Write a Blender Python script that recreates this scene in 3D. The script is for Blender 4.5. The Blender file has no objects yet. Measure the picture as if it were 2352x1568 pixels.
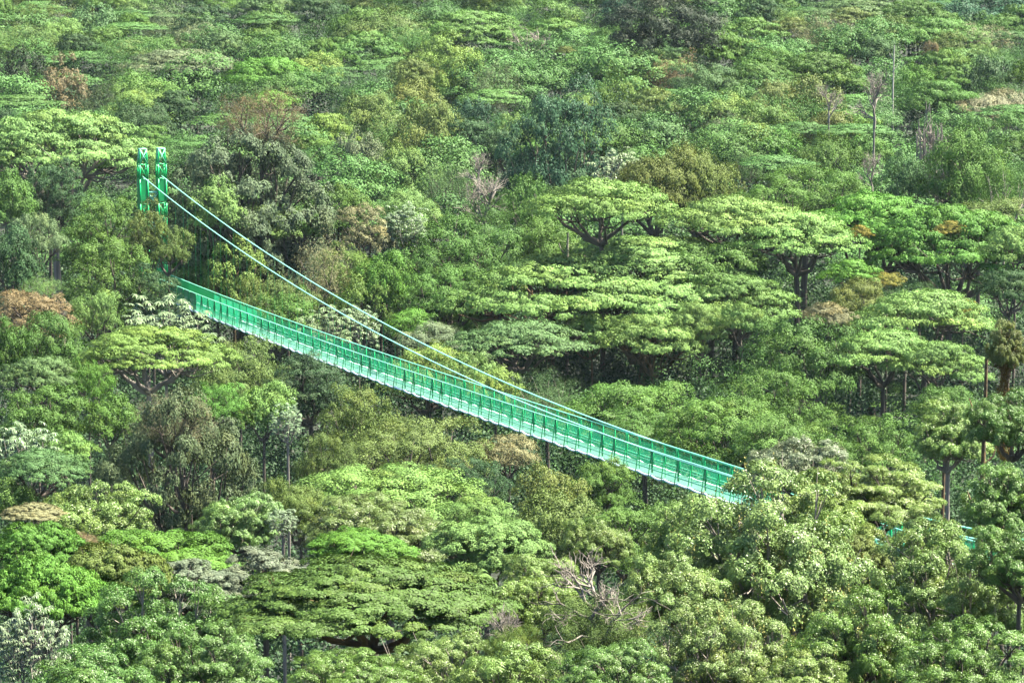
import bpy, math, random
import numpy as np
from mathutils import Vector, Matrix
R = math.radians
# ------------------------------------------------------------------ camera, world, sun, exposure
sc = bpy.context.scene
F = 7425.0                       # focal length in pixels of a 2352 px wide picture
PITCH = 0.13949
cam_d = bpy.data.cameras.new("camera"); cam = bpy.data.objects.new("camera", cam_d)
sc.collection.objects.link(cam)
cam_d.sensor_width = 36.0; cam_d.lens = 36.0 * F / 2352
cam_d.clip_start = 0.5; cam_d.clip_end = 6000
cam.location = (0, 0, 0); cam.rotation_euler = (math.pi / 2 - PITCH, 0, 0)
sc.camera = cam
SUN_EL, SUN_AZ = R(60), R(100)     # azimuth measured from straight behind the camera towards the right
to_sun = Vector((math.sin(SUN_AZ) * math.cos(SUN_EL), -math.cos(SUN_AZ) * math.cos(SUN_EL), math.sin(SUN_EL)))
w = bpy.data.worlds.new("World"); sc.world = w; w.use_nodes = True
nt = w.node_tree; bg = nt.nodes["Background"]
sky = nt.nodes.new("ShaderNodeTexSky"); sky.sky_type = 'NISHITA'; sky.sun_disc = False
sky.sun_elevation = SUN_EL; sky.sun_rotation = math.atan2(to_sun.x, to_sun.y); sky.altitude = 1400
nt.links.new(sky.outputs[0], bg.inputs[0]); bg.inputs[1].default_value = 0.058
sd = bpy.data.lights.new("sun", 'SUN'); sd.energy = 5.0; sd.angle = R(1.5); sd.color = (1, .93, .78)
so = bpy.data.objects.new("sun", sd); sc.collection.objects.link(so)
so.rotation_euler = to_sun.to_track_quat('Z', 'Y').to_euler()
so.location = (0, 0, 60)
vs = sc.view_settings; vs.view_transform = 'Standard'; vs.look = 'None'; vs.exposure = 2.85; vs.gamma = 1
sc.render.engine = 'CYCLES'
cy = sc.cycles; cy.max_bounces = 4; cy.diffuse_bounces = 2; cy.glossy_bounces = 2; cy.transmission_bounces = 3
cy.transparent_max_bounces = 12; cy.volume_bounces = 0; cy.use_denoising = True
rng = np.random.default_rng(11)

# ------------------------------------------------------------------ the lie of the land
VK = np.array([-.35, -.2, -.1, 0, .1, .2, .3, .4, .5, .6, .7, .8, .9, 1.0, 1.12, 1.3])
DK = np.array([640, 540, 480, 430, 375, 322, 284, 256, 229, 197, 168, 132, 102, 82, 62, 44.])
def depth_at(v): return float(np.interp(v, VK, DK))
def angle_at(v): return PITCH + np.arctan((v - .5) * 1568 / F)
_r = DK[::-1]; _z = (-np.tan(angle_at(VK)) * DK)[::-1]
_r = np.concatenate([[0, 20], _r, [900, 2000, 4000]]); _z = np.concatenate([[-3, -6], _z, [70, 260, 500]])
def canopy_z(r): return np.interp(r, _r, _z)
def ground_z(x, y):
    r = np.hypot(x, y)
    n = 1.6 * np.sin(x * .045 + 1.3) * np.cos(y * .037) + 1.0 * np.sin(x * .11 + y * .07)
    return canopy_z(r) - np.interp(r, [0, 30, 80, 400, 900], [3, 9, 13, 13, 14]) + n * np.clip(r / 80, 0, 1)
def ray(px, py):                  # direction through a picture point, scaled to depth 1 along the view
    a, b = (px - 1176) / F, -(py - 784) / F
    c, s = math.cos(PITCH), math.sin(PITCH)
    d = Vector((a, c + b * s, -s + b * c)); return d / d.y

# ------------------------------------------------------------------ materials
def new_mat(name):
    m = bpy.data.materials.new(name); m.use_nodes = True
    return m, m.node_tree.nodes, m.node_tree.links, m.node_tree.nodes["Principled BSDF"]
def leaf_material(name, rough=.6, spec=.13, trans=.16):
    m, N, L, P = new_mat(name)
    oi = N.new("ShaderNodeObjectInfo")
    ta = N.new("ShaderNodeAttribute"); ta.attribute_name = "tint"
    wa = N.new("ShaderNodeAttribute"); wa.attribute_name = "warm"
    mr = N.new("ShaderNodeMath"); mr.operation = 'MULTIPLY_ADD'; mr.inputs[1].default_value = .42; mr.inputs[2].default_value = 1
    L.new(ta.outputs['Fac'], mr.inputs[0])
    hs = N.new("ShaderNodeVectorMath"); hs.operation = 'SCALE'
    L.new(oi.outputs['Color'], hs.inputs[0]); L.new(mr.outputs[0], hs.inputs['Scale'])
    wm = N.new("ShaderNodeMix"); wm.data_type = 'RGBA'; wm.blend_type = 'MULTIPLY'
    L.new(wa.outputs['Fac'], wm.inputs[0]); L.new(hs.outputs[0], wm.inputs[6]); wm.inputs[7].default_value = (1.3, 1.07, .8, 1)
    L.new(wm.outputs[2], P.inputs['Base Color'])
    P.inputs['Roughness'].default_value = rough; P.inputs['Specular IOR Level'].default_value = spec
    tr = N.new("ShaderNodeBsdfTranslucent"); L.new(wm.outputs[2], tr.inputs[0])
    ms = N.new("ShaderNodeMixShader"); ms.inputs[0].default_value = trans
    L.new(P.outputs[0], ms.inputs[1]); L.new(tr.outputs[0], ms.inputs[2])
    L.new(ms.outputs[0], N["Material Output"].inputs[0])
    return m
M_LEAF = leaf_material("leaf"); M_GLOSSY = leaf_material("glossy leaf", .45, .26, .16)
def bark_material(name, c1, c2, scale=3.0):
    m, N, L, P = new_mat(name)
    tc = N.new("ShaderNodeTexCoord"); nz = N.new("ShaderNodeTexNoise"); nz.inputs['Scale'].default_value = scale
    nz.inputs['Detail'].default_value = 6
    cr = N.new("ShaderNodeValToRGB"); cr.color_ramp.elements[0].color = (*c1, 1); cr.color_ramp.elements[1].color = (*c2, 1)
    cr.color_ramp.elements[0].position = .35; cr.color_ramp.elements[1].position = .65
    L.new(tc.outputs['Object'], nz.inputs['Vector']); L.new(nz.outputs[0], cr.inputs[0]); L.new(cr.outputs[0], P.inputs['Base Color'])
    P.inputs['Roughness'].default_value = .9
    return m
M_BARK = bark_material("bark", (.03, .023, .017), (.085, .068, .052))
M_PALE = bark_material("pale bark", (.1, .085, .07), (.22, .195, .165))
M_WHITE = bark_material("white bark", (.2, .18, .155), (.34, .32, .28))
M_MOSS = bark_material("mossy bark", (.03, .022, .01), (.11, .065, .025), 8)
M_GROUND = bark_material("forest floor", (.005, .01, .005), (.012, .017, .008), .4)
def paint(name, col, rough=.4, metal=0.0, alpha=1.0, var=.12, scale=2.5):
    m, N, L, P = new_mat(name)
    tc = N.new("ShaderNodeTexCoord"); nz = N.new("ShaderNodeTexNoise"); nz.inputs['Scale'].default_value = scale; nz.inputs['Detail'].default_value = 5
    cr = N.new("ShaderNodeValToRGB")
    cr.color_ramp.elements[0].color = (*[c * (1 - var) for c in col], 1); cr.color_ramp.elements[1].color = (*[min(1, c * (1 + var)) for c in col], 1)
    cr.color_ramp.elements[0].position = .3; cr.color_ramp.elements[1].position = .7
    L.new(tc.outputs['Object'], nz.inputs['Vector']); L.new(nz.outputs[0], cr.inputs[0]); L.new(cr.outputs[0], P.inputs['Base Color'])
    P.inputs['Roughness'].default_value = rough; P.inputs['Metallic'].default_value = metal
    P.inputs['Alpha'].default_value = alpha
    return m
def link(name, me, parent=None, loc=(0, 0, 0)):
    o = bpy.data.objects.new(name, me); sc.collection.objects.link(o); o.parent = parent; o.location = loc; return o
def mesh_np(name, verts, quads, mat, tint=None, warm=None, smooth=False):
    me = bpy.data.meshes.new(name)
    nv, nf = len(verts), len(quads)
    me.vertices.add(nv); me.vertices.foreach_set('co', np.asarray(verts, np.float32).ravel())
    me.loops.add(nf * 4); me.loops.foreach_set('vertex_index', np.asarray(quads, np.int32).ravel())
    me.polygons.add(nf); me.polygons.foreach_set('loop_start', np.arange(0, nf * 4, 4, dtype=np.int32))
    if smooth: me.polygons.foreach_set('use_smooth', np.ones(nf, bool))
    me.update(calc_edges=True)
    for nme, arr in (('tint', tint), ('warm', warm)):
        if arr is not None:
            a = me.attributes.new(nme, 'FLOAT', 'FACE'); a.data.foreach_set('value', np.asarray(arr, np.float32))
    me.materials.append(mat)
    return me
class Tubes:                      # tapered tubes and boxes collected into one mesh
    def __init__(s): s.v = []; s.f = []; s.n = 0
    def tube(s, pts, radii, k=5):
        pts = [Vector(p) for p in pts]; m = len(pts)
        prev = None
        for i, p in enumerate(pts):
            d = (pts[min(i + 1, m - 1)] - pts[max(i - 1, 0)])
            d = d.normalized() if d.length > 1e-9 else Vector((0, 0, 1))
            if prev is None: prev = d.orthogonal().normalized()
            a = prev - d * prev.dot(d); a = a.normalized() if a.length > 1e-6 else d.orthogonal().normalized(); prev = a
            b = d.cross(a)
            for j in range(k):
                t = 2 * math.pi * j / k
                s.v.append(p + (a * math.cos(t) + b * math.sin(t)) * radii[i])
        for i in range(m - 1):
            for j in range(k):
                q = s.n + i * k; s.f.append((q + j, q + (j + 1) % k, q + k + (j + 1) % k, q + k + j))
        s.n += m * k
    def bar(s, a, b, wx, wy, up=Vector((0, 0, 1))):
        a, b, up = Vector(a), Vector(b), Vector(up)
        d = (b - a).normalized(); x = d.cross(up)
        x = x.normalized() if x.length > 1e-4 else d.orthogonal().normalized(); y = x.cross(d)
        for p in (a, b):
            for sx, sy in ((-1, -1), (1, -1), (1, 1), (-1, 1)): s.v.append(p + x * (sx * wx / 2) + y * (sy * wy / 2))
        q = s.n
        s.f += [(q, q + 1, q + 5, q + 4), (q + 1, q + 2, q + 6, q + 5), (q + 2, q + 3, q + 7, q + 6), (q + 3, q, q + 4, q + 7), (q + 3, q + 2, q + 1, q), (q + 4, q + 5, q + 6, q + 7)]
        s.n += 8
    def quad(s, a, b, c, d):
        s.v += [Vector(a), Vector(b), Vector(c), Vector(d)]; s.f.append((s.n, s.n + 1, s.n + 2, s.n + 3)); s.n += 4
    def mesh(s, name, mat, smooth=False):
        return mesh_np(name, np.array([tuple(v) for v in s.v]), np.array(s.f), mat, smooth=smooth)

# ------------------------------------------------------------------ ground
def build_ground():
    rr = np.concatenate([np.linspace(2, 60, 16), np.geomspace(66, 1200, 90), [1600, 2400, 4000]])
    th = np.linspace(0, 2 * np.pi, 181)[:-1]
    A, Bq = np.meshgrid(th, rr)
    X, Y = Bq * np.sin(A), Bq * np.cos(A)
    V = np.stack([X, Y, ground_z(X, Y)], -1).reshape(-1, 3)
    n = len(th); q = []
    for i in range(len(rr) - 1):
        j = np.arange(n); k = (j + 1) % n
        q.append(np.stack([i * n + j, i * n + k, (i + 1) * n + k, (i + 1) * n + j], 1))
    me = mesh_np("hillside", V, np.concatenate(q), M_GROUND, smooth=True)
    o = link("hillside_ground", me); o["kind"] = "structure"; o["label"] = "dark leaf-littered forest floor of the valley"
build_ground()
# ------------------------------------------------------------------ suspension bridge
M_GREEN = paint("green paint", (.0, .36, .1), .42)
M_MINT = paint("mint cable", (.2, .56, .42), .45)
M_EDGE = paint("pale edge pipe", (.6, .74, .8), .35)
M_DECK = paint("deck sheet", (.045, .12, .09), .6, var=.25, scale=.8)
M_PANEL = paint("green sheet", (.0, .25, .09), .5, alpha=.95, var=.2, scale=.7)
def net_material(name="green netting", a0=.2, a1=.38):
    m = paint(name, (.01, .33, .15), .6)
    N, L = m.node_tree.nodes, m.node_tree.links; P = N["Principled BSDF"]
    tc = N.new("ShaderNodeTexCoord"); nz = N.new("ShaderNodeTexNoise"); nz.inputs['Scale'].default_value = .9
    mr = N.new("ShaderNodeMapRange"); mr.inputs[1].default_value = .35; mr.inputs[2].default_value = .65
    mr.inputs[3].default_value = a0; mr.inputs[4].default_value = a1
    L.new(tc.outputs['Object'], nz.inputs['Vector']); L.new(nz.outputs[0], mr.inputs[0]); 
    tr = N.new("ShaderNodeBsdfTranslucent"); tr.inputs[0].default_value = (.03, .42, .22, 1)
    tp = N.new("ShaderNodeBsdfTransparent"); m1 = N.new("ShaderNodeMixShader"); m1.inputs[0].default_value = .25
    m2 = N.new("ShaderNodeMixShader"); L.new(P.outputs[0], m1.inputs[1]); L.new(tr.outputs[0], m1.inputs[2])
    L.new(mr.outputs[0], m2.inputs[0]); L.new(tp.outputs[0], m2.inputs[1]); L.new(m1.outputs[0], m2.inputs[2]); L.new(m2.outputs[0], N["Material Output"].inputs[0])
    return m
M_NET = net_material(); M_MID = net_material("dense green netting", .6, .9)
BX, BY, BPHI, BW = -26.4098, 241.303, -1.1751897, 1.4355
bd = Vector((math.cos(BPHI), math.sin(BPHI), 0)); bn = Vector((-bd.y, bd.x, 0))
HR = 1.25; S0, S1 = -3.0, 148.0
def zd(s): return -30.0905 - .009744 * s + 3.28459e-4 * s * s - 1.0806e-6 * s ** 3
def zc(s): return -21.834 - .149575 * s + 8.89636e-4 * s * s + 2.734e-7 * s ** 3
def bp(s, o, z): return Vector((BX, BY, 0)) + bd * s + bn * o + Vector((0, 0, z))
TS = -1.9
def build_bridge():
    root = bpy.data.objects.new("suspension_bridge", None); sc.collection.objects.link(root)
    base = Vector((BX, BY, float(ground_z(BX, BY)))); root.location = base
    root["label"] = "long green hanging footbridge with netted sides crossing the valley"; root["category"] = "bridge"
    def part(name, tb, mat, parent=root, smooth=False, label=None):
        off = base
        tb.v = [v - off for v in tb.v]
        o = link(name, tb.mesh(name, mat, smooth), parent)
        if label: o["label"] = label
        return o
    # tower of two lattice legs with braces
    top = -19.5
    for k, sgn in enumerate((-1, 1)):
        t = Tubes(); c0 = BW / 2 * sgn
        def cor(z, i, j, hw): return bp(TS, c0, z) + bd * (i * hw) + bn * (j * hw)
        def hw(z): return .3 if z < top - 1.15 else .3 - .085 * (z - top + 1.15) / 1.15
        zs = [top, top - 1.15, top - 2.25, top - 4.1, top - 5.2]
        z = zs[-1]
        while z > base.z - .5: z -= 1.15; zs.append(z)
        for a, b in zip(zs[:-1], zs[1:]):
            for (i, j) in ((-1, -1), (1, -1), (1, 1), (-1, 1)):
                t.bar(cor(a, i, j, hw(a)), cor(b, i, j, hw(b)), .085, .085)
            for (i, j), (i2, j2) in (((-1, -1), (1, -1)), ((1, -1), (1, 1)), ((1, 1), (-1, 1)), ((-1, 1), (-1, -1))):
                t.bar(cor(a, i, j, hw(a) - .01), cor(a, i2, j2, hw(a) - .01), .07, .07)
                t.bar(cor(a, i, j, hw(a) - .012), cor(b, i2, j2, hw(b) - .012), .045, .045)
                t.bar(cor(b, i, j, hw(b) - .02), cor(a, i2, j2, hw(a) - .02), .045, .045)
        tower = part("tower_leg", t, M_GREEN, label="lattice tower leg nearer the left" if sgn < 0 else "lattice tower leg nearer the right")
        p = Tubes(); za, zb = top - 2.27, (top - 4.4 if sgn < 0 else top - 3.95); h = .318
        for (i, j), (i2, j2) in (((-1, -1), (1, -1)), ((1, -1), (1, 1)), ((1, 1), (-1, 1)), ((-1, 1), (-1, -1))):
            p.quad(cor(za, i, j, h), cor(za, i2, j2, h), cor(zb, i2, j2, h), cor(zb, i, j, h))
        part("sheet_panel", p, paint("green sheet panel", (.0, .23, .06), .45), tower)
        cap = Tubes(); cap.bar(cor(top + .03, -1, 0, .27), cor(top + .03, 1, 0, .27), .54, .05); part("cap_plate", cap, M_MINT, tower)
        lt = Tubes()
        for a, b in ((top, top - 1.13),):
            for (i, j), (i2, j2) in (((-1, -1), (1, -1)), ((1, -1), (1, 1)), ((-1, 1), (-1, -1))):
                lt.bar(cor(a, i, j, hw(a) + .035), cor(b, i2, j2, hw(b) + .035), .04, .04); lt.bar(cor(b, i, j, hw(b) + .05), cor(a, i2, j2, hw(a) + .05), .04, .04)
        part("lacing", lt, M_MINT, tower)
    z = top - 3.25
    while z > base.z:
        brace = Tubes()
        for e in (TS - .2, TS + .2):
            brace.bar(bp(e, -BW / 2 + .36, z), bp(e, BW / 2 - .36, z), .1, .1)
            brace.bar(bp(e, -BW / 2 + .36, z - .1), bp(e, BW / 2 - .36, z - .95), .05, .05)
            brace.bar(bp(e + .03, -BW / 2 + .36, z - .95), bp(e + .03, BW / 2 - .36, z - .1), .05, .05)
        part("cross_brace", brace, M_MINT); z -= 2.3
    # deck
    N = 151; ss = np.linspace(S0, S1, N); g = Tubes()
    for a, b in zip(ss[:-1], ss[1:]):
        wv = .64
        g.quad(bp(a, -wv, zd(a)), bp(b, -wv, zd(b)), bp(b, wv, zd(b)), bp(a, wv, zd(a)))
        g.quad(bp(a, wv, zd(a) - .06), bp(b, wv, zd(b) - .06), bp(b, -wv, zd(b) - .06), bp(a, -wv, zd(a) - .06))
        for sg in (-1, 1): g.quad(bp(a, sg * wv, zd(a) - .06), bp(b, sg * wv, zd(b) - .06), bp(b, sg * wv, zd(b)), bp(a, sg * wv, zd(a)))
    deck = part("deck", g, M_DECK)
    stations = np.linspace(S0 + .5, S1 - .5, 100)
    step = stations[1] - stations[0]
    for sg in (-1, 1):
        e = Tubes(); pts = []
        for i, s in enumerate(stations[:-1]):
            for q in range(6):
                t = q / 6; sp = s + t * step
                sag = .06 * (1 - (2 * t - 1) ** 2) * (1 + .5 * math.sin(i * 1.7))
                pts.append(bp(sp, sg * (BW / 2 + .02), zd(sp) - .03 - sag))
        e.tube(pts, [.058] * len(pts), 6); part("edge_pipe", e, M_EDGE, deck, True, "wavy pale pipe along the near edge" if sg < 0 else None)
        for hgt, rad in ((HR, .034), (.33, .017), (.72, .01)):
            e = Tubes(); sx = np.linspace(S0, S1, 152)
            e.tube([bp(s, sg * BW / 2, zd(s) + hgt) for s in sx], [rad] * len(sx), 6)
            part("hand_rail" if hgt == HR else "side_wire", e, M_MINT, root, True)
        e = Tubes(); sx = np.linspace(TS, S1, 152)
        e.tube([bp(s, sg * (BW / 2 + .03), zc(s)) for s in sx], [.037] * len(sx), 7); part("main_cable", e, M_MINT, root, True)
        for a0, a1, mt, nm in ((S0, 11, M_PANEL, "mesh_panel"), (11, 21, M_MID, "mesh_panel"), (21, S1, M_NET, "side_net")):
            e = Tubes(); sx = np.linspace(a0, a1, int((a1 - a0) / .73) + 1)
            for a, b in zip(sx[:-1], sx[1:]):
                wob = .03 * math.sin(a * 1.9)
                e.quad(bp(a, sg * (BW / 2 - .045), zd(a) + .02), bp(b, sg * (BW / 2 - .045), zd(b) + .02), bp(b, sg * (BW / 2 - .045), zd(b) + HR - .05), bp(a, sg * (BW / 2 - .045), zd(a) + HR - .05))
            part(nm, e, mt)
    rr = random.Random(4)
    for i, s in enumerate(stations):
        t = Tubes(); zz = zd(s); wide = rr.choice([.09, .1, .24, .3])
        for sg in (-1, 1):
            o = sg * BW / 2; ww = wide * rr.uniform(.7, 1.3)
            t.bar(bp(s, o * .97, zz + .1), bp(s, o * .97, zz + HR - .02), ww * .45, .03, bn)
            t.bar(bp(s, o * .975, zz + .55), bp(s, o * .975, zz + HR - .02), ww, .022, bn)
            t.bar(bp(s - .22, o * 1.14, zz - .16), bp(s, o * 1.01, zz + HR - .03), .035, .035)
        t.bar(bp(s, -BW / 2 * 1.16, zz - .13), bp(s, BW / 2 * 1.16, zz - .13), .06, .07)
        part("railing_frame", t, M_GREEN)
        if i % 2 == 0 and s > 1:
            for sg in (-1, 1):
                z1 = zc(s); z0 = zz + HR
                if abs(z1 - z0) < .06: continue
                h = Tubes(); h.tube([bp(s, sg * (BW / 2 + .03), min(z1, z0)), bp(s, sg * (BW / 2 + .03), max(z1, z0))], [.0045, .0045], 4)
                part("hanger", h, M_GREEN)
build_bridge()
# ------------------------------------------------------------------ tree meshes (unit crowns: radius 1, base at z 0)
def unit(v): return v / np.maximum(np.linalg.norm(v, axis=-1, keepdims=True), 1e-9)
class Env:                        # an uneven outline
    def __init__(s, g, amp=.2):
        s.d = unit(g.normal(size=(7, 3))); s.a = g.uniform(-1, 1, 7) * amp; s.k = g.uniform(1.5, 4, 7); s.p = g.uniform(0, 6, 7)
    def __call__(s, d): return 1 + (np.sin((d @ s.d.T) * s.k + s.p) * s.a).sum(-1) * .55
def spread(g, n, fn, tries=14):   # best-candidate scatter
    P = []
    for i in range(n):
        c = np.array([fn() for _ in range(tries)])
        if P:
            q = np.array(P); dd = np.linalg.norm(c[:, None] - q[None], axis=2).min(1); P.append(c[dd.argmax()])
        else: P.append(c[0])
    return np.array(P)
def lobes_for(kind, g, big):
    env = Env(g); ph = g.uniform(0, 6.28)
    if kind == 'U':
        n = int(20 + 40 * big); H = .5
        def fn():
            a = g.uniform(0, 6.283); r = math.sqrt(g.uniform(0, 1)) * .88
            e = env(np.array([[math.cos(a), math.sin(a), 0]]))[0]
            z = H * (.92 - .8 * r * r) - g.choice([0, 0, .07, .16]) * (1 - .5 * r)
            return (r * e * math.cos(a), r * e * math.sin(a), z)
        C = spread(g, n, fn); s = .42 - .16 * big
        rad = np.stack([g.uniform(.8, 1.35, n) * s, g.uniform(.8, 1.35, n) * s, g.uniform(.2, .32, n) * s], 1)
        return C, rad
    if kind in 'DRLF':
        H = {'D': .85, 'R': 1.15, 'L': .85, 'F': .85}[kind]
        n = int({'D': 24, 'R': 34, 'L': 32, 'F': 27}[kind] * (1 + 1.3 * big))
        s = {'D': .37, 'R': .31, 'L': .31, 'F': .36}[kind] * (1 - .32 * big)
        def fn():
            d = unit(g.normal(size=3)); d[2] = abs(d[2]) * 1.2 - .55
            d = unit(d); rr = g.uniform(.72, .9) if kind in 'DR' else g.uniform(.4, .92)
            e = env(d[None])[0] * (rr if g.random() < .8 else rr * .55)
            return (d[0] * e, d[1] * e, max(.02, (d[2] + .5) / 1.5 * H * e + .02))
        C = spread(g, n, fn)
        f = {'D': (.48, .66), 'R': (.45, .62), 'L': (.38, .56), 'F': (.45, .65)}[kind]
        rad = np.stack([g.uniform(.75, 1.25, n) * s, g.uniform(.75, 1.25, n) * s, g.uniform(*f, n) * s], 1)
        return C, rad
def leaf_quads(P, Nrm, la, lb, g, droop=0.0):
    n = len(P)
    t = unit(np.cross(Nrm, g.normal(size=(n, 3)))); 
    t[:, 2] -= droop * g.uniform(.3, 1, n); t = unit(t)
    b = unit(np.cross(Nrm, t))
    la = (la * g.uniform(.7, 1.3, n))[:, None]; lb = (lb * g.uniform(.7, 1.3, n))[:, None]
    m = P + t * la * .1
    V = np.stack([P - t * la * .5, m - b * lb * .5, P + t * la * .5, m + b * lb * .5], 1).reshape(-1, 3)
    return V
def crown_mesh(name, kind, seed, nleaf, leaf, big=0, mat=None, aspect=.62, noise=.42):
    g = np.random.default_rng(seed)
    C, rad = lobes_for(kind, g, big)
    nl = len(C); npf = {'U': 22, 'D': 14, 'R': 12, 'L': 13, 'F': 9}[kind]
    lw = np.clip(g.normal(0, .16, nl), -.4, .5); lwarm = np.clip(g.normal(-.1, .3, nl), 0, 1)
    # small puffs over the upper side of each lobe
    d = unit(g.normal(size=(nl, npf, 3))); up = {'U': .15, 'D': -.25, 'R': -.5, 'L': -.4, 'F': -.7}[kind]
    low = d[..., 2] < up; d[..., 2] = np.where(low, -d[..., 2], d[..., 2])
    pc = C[:, None] + d * rad[:, None] * g.uniform(.72, 1.0, (nl, npf, 1))
    ps = rad.mean(1)[:, None] * {'U': .34, 'D': .46, 'R': .44, 'L': .46, 'F': .55}[kind] * g.uniform(.7, 1.3, (nl, npf))
    pc = pc.reshape(-1, 3); ps = ps.reshape(-1); ptint = np.repeat(lw, npf) + g.normal(0, .13, nl * npf)
    pw = np.clip(np.repeat(lwarm, npf) + g.normal(0, .12, nl * npf), 0, 1); ldir = d.reshape(-1, 3)
    wgt = ps ** 2; wgt /= wgt.sum()
    idx = g.choice(len(pc), nleaf, p=wgt)
    dl = unit(g.normal(size=(nleaf, 3)) + ldir[idx] * .55)
    dl[:, 2] = np.where(dl[:, 2] < (-.2 if kind != 'F' else -1), -dl[:, 2], dl[:, 2])
    rr = g.uniform(.68, 1.08, nleaf) if kind != 'F' else g.uniform(.1, 1.25, nleaf)
    flat = np.array([1, 1, .45 if kind == 'U' else .85])
    P = pc[idx] + dl * (ps[idx] * rr)[:, None] * flat
    P[:, 2] = np.maximum(P[:, 2], -.12)
    jit = {'U': .36, 'D': .38, 'R': .42, 'L': .45, 'F': .55}[kind]
    cd = unit(P - np.array([0, 0, .15]))
    Nr = unit(dl * .8 + ldir[idx] * .45 + cd * .35 + g.normal(size=(nleaf, 3)) * jit * (.55 + noise) + np.array([0, 0, .25]))
    V = leaf_quads(P, Nr, leaf, leaf * aspect, g, .22 if kind == 'L' else .1)
    Q = np.arange(nleaf * 4).reshape(-1, 4)
    tint = np.clip(ptint[idx] + g.normal(0, noise, nleaf), -1.5, 1.5)
    return mesh_np(name, V, Q, mat or M_LEAF, tint, pw[idx]), C, rad
def limbs_mesh(name, C, seed, mat, thick=.05, k=5, twigs=0, z0=-.3, lean=(0, 0)):
    g = np.random.default_rng(seed); T = Tubes(); nc = max(3, min(7, len(C) // 5))
    cen = C[g.choice(len(C), nc, replace=False)].copy()
    for _ in range(4):
        lab = np.linalg.norm(C[:, None] - cen[None], axis=2).argmin(1)
        for i in range(nc):
            if (lab == i).any(): cen[i] = C[lab == i].mean(0)
    root = Vector((lean[0], lean[1], z0))
    for i in range(nc):
        mem = C[lab == i]
        if not len(mem): continue
        e = Vector(cen[i]) * .72; e.z = max(e.z - .16, z0 + .12)
        m = root.lerp(e, .5); m.z -= .05; m += Vector(g.normal(0, .04, 3))
        path = [root, root.lerp(m, .5) + Vector(g.normal(0, .015, 3)), m, m.lerp(e, .55) + Vector(g.normal(0, .02, 3)), e]
        T.tube(path, [thick, thick * .82, thick * .66, thick * .55, thick * .42], k)
        for c in mem:
            c = Vector(c); c.z -= .03; mm = e.lerp(c, .5) + Vector(g.normal(0, .035, 3)); mm.z -= .03
            T.tube([e, mm, c], [thick * .4, thick * .26, thick * .12], 4)
            for _ in range(twigs):
                q = c + Vector(g.normal(0, .12, 3)); T.tube([mm.lerp(c, .5), q], [thick * .14, thick * .05], 3)
    return T.mesh(name, mat, True)
def bare_mesh(name, seed, mat, thick=.05, levels=5, spreadv=.55, flat=.75, hang=False):
    g = np.random.default_rng(seed); T = Tubes(); tips = []
    def grow(p, d, L, r, lv):
        q = p + d * L * .5 + Vector(g.normal(0, L * .06, 3)); e = q + (d + Vector(g.normal(0, .18, 3))).normalized() * L * .5
        T.tube([p, q, e], [r, r * .85, r * .66], 5 if lv > 2 else 3)
        if lv == 0: tips.append(e); return
        for i in range(int(g.integers(2, 4)) + (1 if lv >= levels - 1 else 0)):
            nd = (d + Vector(g.normal(0, spreadv, 3))).normalized(); nd.z = nd.z * flat + .16; nd.normalize()
            grow(e if i else q, nd, L * g.uniform(.62, .86), r * .62, lv - 1)
    grow(Vector((0, 0, -.3)), Vector((.05, 0, 1)), .36, thick, levels)
    if hang:
        for t in tips[::2]:
            L = g.uniform(.3, 1.3); T.tube([t, t + Vector((g.normal(0, .05), g.normal(0, .05), -L * .5)), t + Vector((g.normal(0, .1), g.normal(0, .1), -L))], [.012, .01, .006], 3)
    v = np.array([tuple(a) for a in T.v]); m = np.abs(v[:, :2]).max() * .85; zt = v[:, 2].max()
    v[:, :2] /= m; v[:, 2] = np.where(v[:, 2] > 0, v[:, 2] / zt, v[:, 2])
    me = mesh_np(name, v, np.array(T.f), mat, smooth=True)
    return me, v
def strip_leaves(P, D, L, W, drop, g, segs=3):   # narrow blades that arch over, in world-free unit space
    n = len(P); V = np.zeros((n, (segs + 1) * 2, 3)); side = unit(np.cross(D, np.array([0, 0, 1.])))
    p = P.copy(); d = D.copy()
    for i in range(segs + 1):
        wdt = W * (.35, 1, .85, .1, .05)[min(i, 4)] if segs == 3 else W * math.sin(math.pi * (i + .6) / (segs + 1.2))
        V[:, 2 * i] = p - side * wdt * .5; V[:, 2 * i + 1] = p + side * wdt * .5
        p = p + d * (L / segs); d = unit(d + np.array([0, 0, -drop]))
    q = []
    for i in range(segs): q.append(np.array([2 * i, 2 * i + 1, 2 * i + 3, 2 * i + 2]))
    Q = (np.arange(n)[:, None, None] * (segs + 1) * 2 + np.array(q)[None]).reshape(-1, 4)
    return V.reshape(-1, 3), Q
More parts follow.
